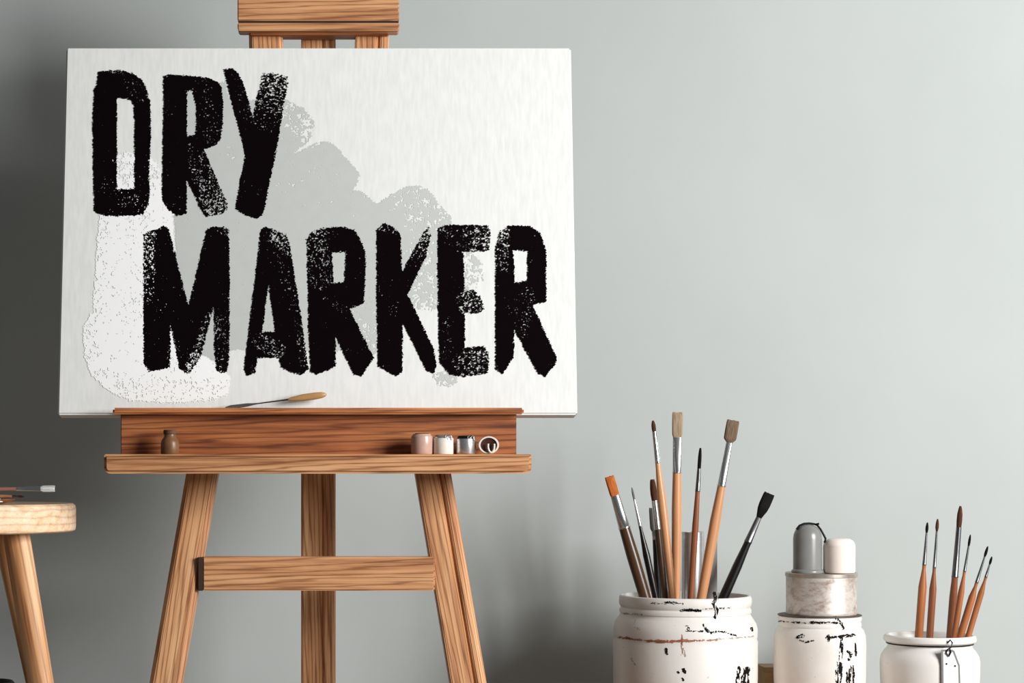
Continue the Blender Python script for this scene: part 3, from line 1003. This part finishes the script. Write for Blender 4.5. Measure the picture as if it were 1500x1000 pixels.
big_marks = [
    L_([(1046, 868), (1049, 878), (1045, 884), (1050, 893), (1048, 903)], 2.6, 1, .2, 3),
    L_([(975, 882), (1000, 884)], 1.4, 1, .3, 4), L_([(950, 883), (975, 884.5)], .7, 1, .4, 5),
    L_([(998, 893.5), (1026, 894.5)], 2.2, 1, .1, 6), L_([(1030, 892), (1070, 890)], .7, 1, .45, 7),
    L_([(1030, 915), (1034, 922), (1042, 927)], 1.7, 1, .1, 8), L_([(1042, 926), (1055, 924), (1066, 927), (1078, 931)], 1.5, 1, .3, 9),
    L_([(1005, 924), (1030, 924.5)], .8, 1, .3, 10), L_([(1006, 918), (1010, 924)], 1.8, 1, .4, 11),
    L_([(1101, 921), (1102, 922)], 2.0, 1, .1, 12),
    L_([(976, 951), (977, 957)], 1.8, 1, .05, 13), L_([(1001, 980), (1003, 984)], 2.0, 1, .05, 14), L_([(993, 984), (994, 985)], 1.4, 1, .05, 15),
    L_([(1000, 994), (1001, 996)], 1.4, 1, .1, 16), L_([(1000, 950), (1004, 960)], 1.2, 3, .4, 17),
    L_([(1083, 978), (1080, 1000), (1078, 1012)], 2.4, 1, .2, 18), L_([(1094, 980), (1092, 1012)], 4.6, 1, .22, 19),
    L_([(1087, 990), (1086, 1010)], 1.4, 1, .35, 20),
    L_([(905, 933), (925, 936), (960, 939.5), (1000, 939), (1050, 937)], 1.0, 2, .25, 21), L_([(950, 938.5), (975, 939.5), (1006, 938.5)], 2.0, 2, .12, 22),
    L_([(918, 934), (924, 936)], 2.0, 2, .4, 23), L_([(1050, 936.5), (1104, 932)], .7, 3, .2, 24), L_([(930, 919), (936, 921)], 1.2, 3, .3, 25),
    L_([(999, 930), (1000, 960)], 1.0, 2, .55, 26), L_([(925, 965), (930, 973)], .9, 3, .2, 27),
    L_([(915, 898), (940, 900)], .9, 3, .3, 28)]
bigj = jar('paint_jar', 'large white enamel jar with black paint marks holding many brushes', 1003.5,
           [(103, 1040), (104.5, 990), (104.6, 938), (103.4, 934.5), (104.2, 931), (104.4, 920), (102.5, 912), (97.5, 904), (94.5, 899.5),
            (94, 897.5), (95.4, 896), (95.6, 892), (94.4, 890), (93.4, 888.5), (94.2, 887), (95.6, 885), (96.2, 880), (95.8, 875), (94.6, 872), (92.6, 871)],
           [(90.5, 871.5), (89.6, 875), (89, 890), (92, 904), (99, 914), (99, 1040)], EN, big_marks)
mid_marks = [
    L_([(1143, 910), (1180, 912.5)], .8, 1, .4, 31), L_([(1188, 911.5), (1226, 912)], 1.3, 1, .2, 32),
    L_([(1222, 903), (1232, 912), (1236, 920)], 1.8, 1, .3, 33), L_([(1168, 933), (1176, 931)], 2.6, 1, .35, 34),
    L_([(1168, 937), (1180, 940), (1192, 938)], 1.0, 1, .35, 35), L_([(1211, 934), (1252, 930)], 2.0, 1, .2, 36), L_([(1213, 932), (1214, 938)], 2.2, 1, .2, 37),
    L_([(1233, 932), (1232, 960), (1230, 1012)], 2.6, 1, .45, 38), L_([(1226, 970), (1226, 1012)], 2.0, 1, .5, 39),
    L_([(1253, 943), (1254, 960)], 1.2, 1, .25, 40), L_([(1242, 953), (1247, 958), (1244, 966)], 2.2, 1, .2, 41),
    L_([(1244, 978), (1243, 1012)], 3.4, 1, .25, 42), L_([(1250, 976), (1250, 1012)], 1.6, 1, .3, 43)]
midj = jar('paint_jar', 'medium white enamel jar with black drips carrying a stack, between the brush jars', 1200.5,
           [(64, 1040), (66, 990), (66.4, 945), (65.6, 930), (63, 922), (59.8, 918.5), (59, 917), (59.8, 915.5), (59.6, 912), (58.6, 910), (59.6, 908.5), (60.2, 905), (59.4, 902), (57.6, 901)],
           [(56, 901.5), (55.6, 905), (55.4, 915), (62, 928), (62, 1040)], EN, mid_marks)
turned('lid', [(0, zj(899.2)), (58.6 * kj, zj(899.2)), (60.4 * kj, zj(899.8)), (60.6 * kj, zj(900.6)), (58.4 * kj, zj(900.8)), (0, zj(900.8))], M['lid_dark'], midj, 72)['label'] = 'dark stained flat lid'
right_marks = []
rj = jar('paint_jar', 'small white jar with a tag round its neck holding slender brushes', 1361.8,
         [(68, 1040), (70.6, 990), (70.9, 968), (69.4, 960), (65, 952.5), (60.5, 947.5), (59.4, 944), (59.6, 941.5), (62.5, 940), (65.4, 938), (66, 935), (65, 931), (63, 929.3)],
         [(60.5, 929.3), (58.4, 932), (56.6, 942), (60, 952), (66, 964), (66, 1040)], [M['enamel_clean'], M['black_paint'], M['rust'], M['faint']], right_marks)
# tag tied to the right jar
rr = 61.5 * kj
cxr = P(1361.8, 0, JY).x
ring = []
for i in range(90):
    a_ = 2 * math.pi * i / 89
    ring.append(Vector((cxr + (61.3 * kj) * math.cos(a_ - 1.1), JY + (61.3 * kj) * math.sin(a_ - 1.1), BZ + zj(941.6))))
tube('wire', ring, .0010, M['black_metal'], rj, 8)['label'] = 'thin black wire round the jar neck'
tg = thing('tag', 'white card tag with grey edge hanging from wire on the small jar', 'tag', P(1390, 955, JY - .078))
TY = JY - .0785
def tag_pt(x, y, dy=0.0):
    return P(x, y, TY + dy)
out_pts = [(1378.5, 951), (1395, 951), (1398, 953), (1406, 974), (1407.5, 1022), (1379.5, 1022)]
in_pts = [(1381.5, 954), (1394, 954), (1395.8, 955.4), (1403.4, 975), (1404.6, 1019), (1382.5, 1019)]
def slab(name, pts, d0, d1, mat, parent):
    mw = WORLD[parent.name]
    iv = mw.inverted()
    fa = [iv @ tag_pt(x, y, d0) for x, y in pts]
    fb = [iv @ tag_pt(x, y, d1) for x, y in pts]
    n = len(pts)
    return link_mesh(name, fa + fb, [tuple(range(n)), tuple(range(2 * n - 1, n - 1, -1))] + [(i, (i + 1) % n, n + (i + 1) % n, n + i) for i in range(n)], mat, parent, mw)
slab('tag_border', out_pts, 0, .0012, M['tag_edge'], tg)['label'] = 'grey border of the tag'
slab('tag_card', in_pts, -.0004, .0008, M['tag_white'], tg)
def dot(x, y, r):
    V, Fc = lathe([(0, 0), (r * kj, 0), (r * kj, .0006), (0, .0008)], 14)
    link_mesh('eyelet', V, Fc, M['black_metal'], tg, frame(P(x, y, TY - .0004), Vector((0, -1, 0)), Vector((0, 0, 1))), smooth=40)
dot(1386.5, 972, 1.3)
dot(1399, 975, 1.3)
lp = [P(x, y, TY + dy) for x, y, dy in ((1388, 941, .008), (1392, 937, .004), (1395, 941, .002), (1393, 948, 0), (1388, 951, -.002), (1386, 956, -.002), (1390, 961, -.002), (1393, 955, -.002), (1391, 949, 0))]
tube('twine_loop', lp, .0012, M['black_metal'], tg, 8)

# stack on the middle jar
zl = BZ + zj(899.2) + .0004
tn = thing('tin', 'worn grey white tin stacked on the middle jar', 'tin', Vector((P(1203, 0, JY).x, JY, zl)))
H = (899.2 - 838.5) * kj
turned('tin_body', [(0, 0), (50.6 * kj, 0), (51.2 * kj, 1 * kj), (51 * kj, 5 * kj), (50.6 * kj, 6 * kj), (50.8 * kj, H - 6 * kj), (0, H - 6 * kj)], M['tin'], tn, 80)
turned('lid', [(0, H - 5.95 * kj), (51 * kj, H - 5.95 * kj), (52 * kj, H - 5.2 * kj), (52 * kj, H - .8 * kj), (51.4 * kj, H), (49.6 * kj, H), (49 * kj, H - 1 * kj), (0, H - 1 * kj)], M['tin_rim'], tn, 80)
zt2 = zl + H - 1 * kj + .0003
gb = thing('domed_bottle', 'grey domed bottle with black wire bail on top of the tin', 'bottle', Vector((P(1182, 0, JY).x, JY - .004, zt2)))
h2 = (837.5 - 766) * kj
turned('bottle_body', [(0, 0), (22.6 * kj, 0), (23.4 * kj, 1 * kj), (23.4 * kj, 3.6 * kj), (22 * kj, 5 * kj), (20.8 * kj, 6 * kj), (20.8 * kj, 50 * kj), (20 * kj, 56.5 * kj), (17.6 * kj, 62.5 * kj), (13.6 * kj, 67.4 * kj), (8 * kj, 70.4 * kj), (0, h2)], M['grey_glaze'], gb, 64, 45)
o = WORLD[gb.name].translation
bail = [o + Vector((x * kj, -.002 + dy, z * kj)) for x, z, dy in ((-17.5, 64.0, -.004), (-13, 69.6, -.004), (-6, 72.4, -.003), (2, 72.8, -.003), (9, 71.8, -.003), (13, 70.2, -.004), (17.5, 64, -.006), (21.6, 56, -.008), (24.2, 51, -.008), (23.6, 46.6, -.008), (22, 45, -.008))]
tube('wire_bail', bail, .0017, M['black_metal'], gb, 8)
tube('wire_end', [o + Vector((11 * kj, -.006, 71.3 * kj)), o + Vector((15.5 * kj, -.007, 72.4 * kj))], .0016, M['black_metal'], gb, 8)
bp = thing('lidded_pot', 'small blush white ceramic pot beside the grey domed bottle', 'pot', Vector((P(1228, 0, JY).x, JY - .006, zt2)))
turned('pot_body', [(0, 0), (20.5 * kj, 0), (22.4 * kj, 1.2 * kj), (23 * kj, 4 * kj), (23 * kj, 38.4 * kj), (0, 38.4 * kj)], M['blush'], bp, 64)
turned('lid', [(0, 38.45 * kj), (22.6 * kj, 38.45 * kj), (22.9 * kj, 39.4 * kj), (22.2 * kj, 43.5 * kj), (19.6 * kj, 47.6 * kj), (15.6 * kj, 50 * kj), (10 * kj, 51 * kj), (0, 51.2 * kj)], M['blush'], bp, 64, 45)

# brown box behind the jars
bY = 3.29
kb = bY / F
bb = thing('wooden_box', 'little tan wooden box peeking out left of the middle jar', 'box', Vector((P(1150, 0, bY).x, bY, BZ + .0002)))
def box_part(name, x0, x1, y0, y1, Y0, Y1, mat, par):
    a, b = P(x0, y0, Y0), P(x1, y1, Y0)
    v, f = box_vf(a.x, b.x, Y0, Y1, b.z, a.z)
    mw = WORLD[par.name]
    iv = mw.inverted()
    return link_mesh(name, [iv @ Vector(q) for q in v], f, mat, par, mw)
zb_ = HY + (CH - BZ - .0002) * F / (bY - .03)
box_part('box_body', 1119.5, 1176, 984, zb_, bY - .03, bY + .03, M['box_wood'], bb)
box_part('lid', 1119, 1176.5, 977, 983.8, bY - .031, bY + .031, M['box_wood'], bb)

# ------------------------------------------------------------------ brushes in the big jar
GB = 'brushes in the large white jar'
B = lambda *a, **k: brush(*a, **k)
TZ = 1030
B('dark handled brush with orange bristles, far left in the large jar', GB, (892.5, 698), (944.5, 873), TZ, JY - .042, 29, 50, 14, 13, 17, 18.5, 14, 'handle_dark', 'br_orange', flat=.35, tipw=.8)
B('thin black liner brush with a hair fine tip, second from left in large jar', GB, (925.5, 714), (960, 873), TZ, JY - .012, 18, 40, 3.6, 3.4, 5, 10.5, 9, 'handle_black', 'br_grey')
B('short round brush with brown bristles and dark yellow handle in the large jar', GB, (955.5, 702), (974, 873), TZ, JY + .020, 31, 43, 10, 9, 10, 10.5, 9, 'handle_dark', 'br_brown', tipw=.6)
B('black handled brush with short grey bristles half hidden in the large jar', GB, (957, 744), (964.5, 873), TZ, JY + .052, 34, 12, 13, 9, 8, 9, 8, 'handle_black', 'br_grey', flat=.5)
B('tall slender round brush with orange handle and small brown tip in large jar', GB, (956.5, 616), (984, 862), TZ, JY - .028, 16, 47, 6.5, 6, 7.6, 13.5, 8, 'handle', 'br_brown', tipw=.4)
B('tallest flat brush with pale tan bristles and upright orange handle', GB, (992.5, 604), (990, 873), TZ, JY + .004, 36, 53, 15.5, 13, 13, 14.6, 8.5, 'handle', 'br_tan', flat=.8)
B('thin brush with black tip and brown handle in the middle of large jar', GB, (1026, 656), (1012, 873), TZ, JY - .056, 30, 34, 5.4, 5.6, 7, 9.6, 8, 'handle_brown', 'br_black', 'steel_dark', tipw=.5)
B('wide flat brush with taupe bristles and orange handle leaning right', GB, (1074, 616), (1028, 873), TZ, JY - .018, 32, 66, 18.5, 9, 12.5, 15.5, 12, 'handle', 'br_taupe', flat=.75)
B('all black flat brush leaning far right in the large jar', GB, (1127, 723), (1060.5, 873), 1012, JY - .004, 38, 40, 16.5, 8, 11, 14, 15.5, 'handle_black', 'br_black', 'steel_dark', flat=.6, sq=.34)
# metal scraper and silver tube behind
sp = thing('scraper', 'grey metal scraper blade standing behind the orange brushes in large jar', 'scraper', P(1040, 1035, JY + .030))
V, Fc = [], []
mw = WORLD[sp.name]
iv = mw.inverted()
def slab2(name, pts, Y, th, mat, parent):
    mw = WORLD[parent.name]
    iv = mw.inverted()
    fa = [iv @ P(x, y, Y) for x, y in pts]
    fb = [iv @ (P(x, y, Y) + Vector((0, th, 0))) for x, y in pts]
    n = len(pts)
    return link_mesh(name, fa + fb, [tuple(range(n)), tuple(range(2 * n - 1, n - 1, -1))] + [(i, (i + 1) % n, n + (i + 1) % n, n + i) for i in range(n)], mat, parent, mw)
slab2('blade', [(1048.6, 784), (1050.6, 786), (1050.6, 940), (1027, 940), (1027, 876)], JY + .030, .0012, M['blade_grey'], sp)
slab2('handle', [(1034, 938), (1046, 938), (1044, 1036), (1036, 1036)], JY + .027, .008, M['handle_black'], sp)
st_ = thing('metal_tube', 'open silver metal tube standing among the brushes in large jar', 'tube', P(1015, 1030, JY + .032))
kt = (JY + .04) / F
V, Fc = lathe([(14.2 * kt, 0), (16 * kt, 0), (16.4 * kt, 252 * kt), (15.4 * kt, 252.6 * kt), (14.6 * kt, 252 * kt), (14.2 * kt, 2 * kt)], 40)
link_mesh('tube_body', V + [], Fc, M['silver'], st_, Matrix.Translation(P(1015, 1030, JY + .052)), smooth=35)

# brushes in the right jar
GR = 'slender brushes in the small white jar'
TZ2 = 1022
for lab, tip, rim, dY, bl, fl, bw, fw0, fw1, hw, he, bmt in (
        ('slender orange handled brush with black tip, leftmost in the small jar', (1358.5, 765), (1346, 930), -.026, 15, 48, 4.4, 3, 5.6, 12, 11.5, 'br_black'),
        ('slender brown handled brush with dark tip, second from left in small jar', (1373.5, 760), (1362, 930), -.004, 18, 54, 5, 3, 5, 10.5, 10, 'br_brown'),
        ('thickest and tallest brush with pointed brown bristles in the small jar', (1407, 741), (1392, 930), .020, 31, 74, 8, 7.5, 9.5, 11.5, 11, 'br_brown'),
        ('slender brush with thin dark tip just right of the tallest in small jar', (1421.5, 783), (1398, 930), -.018, 17, 38, 3.8, 2.8, 4.4, 9, 8.5, 'br_black'),
        ('leaning brush with small dark tip, second from right in small jar', (1447, 800), (1407, 930), .004, 16, 40, 4.2, 2.6, 5, 10.5, 11, 'br_black'),
        ('most tilted short brush with tiny dark tip, rightmost in small jar', (1453, 815), (1419, 930), -.036, 12, 20, 3.8, 2.4, 4.2, 8.8, 8.5, 'br_black')):
    B(lab, GR, tip, rim, 985 if tip[0] > 1440 else TZ2, JY + dY, bl, fl, bw, fw0, fw1, hw, he, 'handle_umber' if tip[0] < 1370 or tip[0] > 1415 else 'handle_brown', bmt, 'steel_dark')

# ------------------------------------------------------------------ light and camera
def area(name, loc, target, sx, sy, power, col=(1, 1, 1), spread=180):
    l = bpy.data.lights.new(name, 'AREA')
    l.shape = 'RECTANGLE'
    l.size, l.size_y = sx, sy
    l.energy = power
    l.color = col
    l.spread = math.radians(spread)
    o = bpy.data.objects.new(name, l)
    COL.objects.link(o)
    o.location = loc
    o.rotation_euler = (Vector(target) - Vector(loc)).to_track_quat('-Z', 'Y').to_euler()
    return o


area('assumed_window_lamp', (2.6, 0.9, 1.3), (-0.25, 3.2, 0.75), 1.2, 1.3, 160, (1.0, 0.995, 0.985))  # bare area lamp for an assumed, unseen window at right; none is built
w = bpy.data.worlds.new('room_air')
w.use_nodes = True
w.node_tree.nodes['Background'].inputs[0].default_value = (0.97, 0.98, 1.0, 1)
w.node_tree.nodes['Background'].inputs[1].default_value = 0.1
SC.world = w

cam = bpy.data.cameras.new('camera')
cam.sensor_width = 36
cam.lens = F / 1500 * 36
cam.shift_x = (750 - CX) / 1500
cam.shift_y = (HY - 500) / 1500
co_ = bpy.data.objects.new('camera', cam)
COL.objects.link(co_)
co_.location = (0, 0, CH)
co_.rotation_euler = (math.radians(90), 0, 0)
SC.camera = co_
SC.view_settings.view_transform = 'Standard'
SC.view_settings.look = 'None'
SC.view_settings.gamma = 1
SC.view_settings.use_curve_mapping = False
SC.view_settings.exposure = 0.0
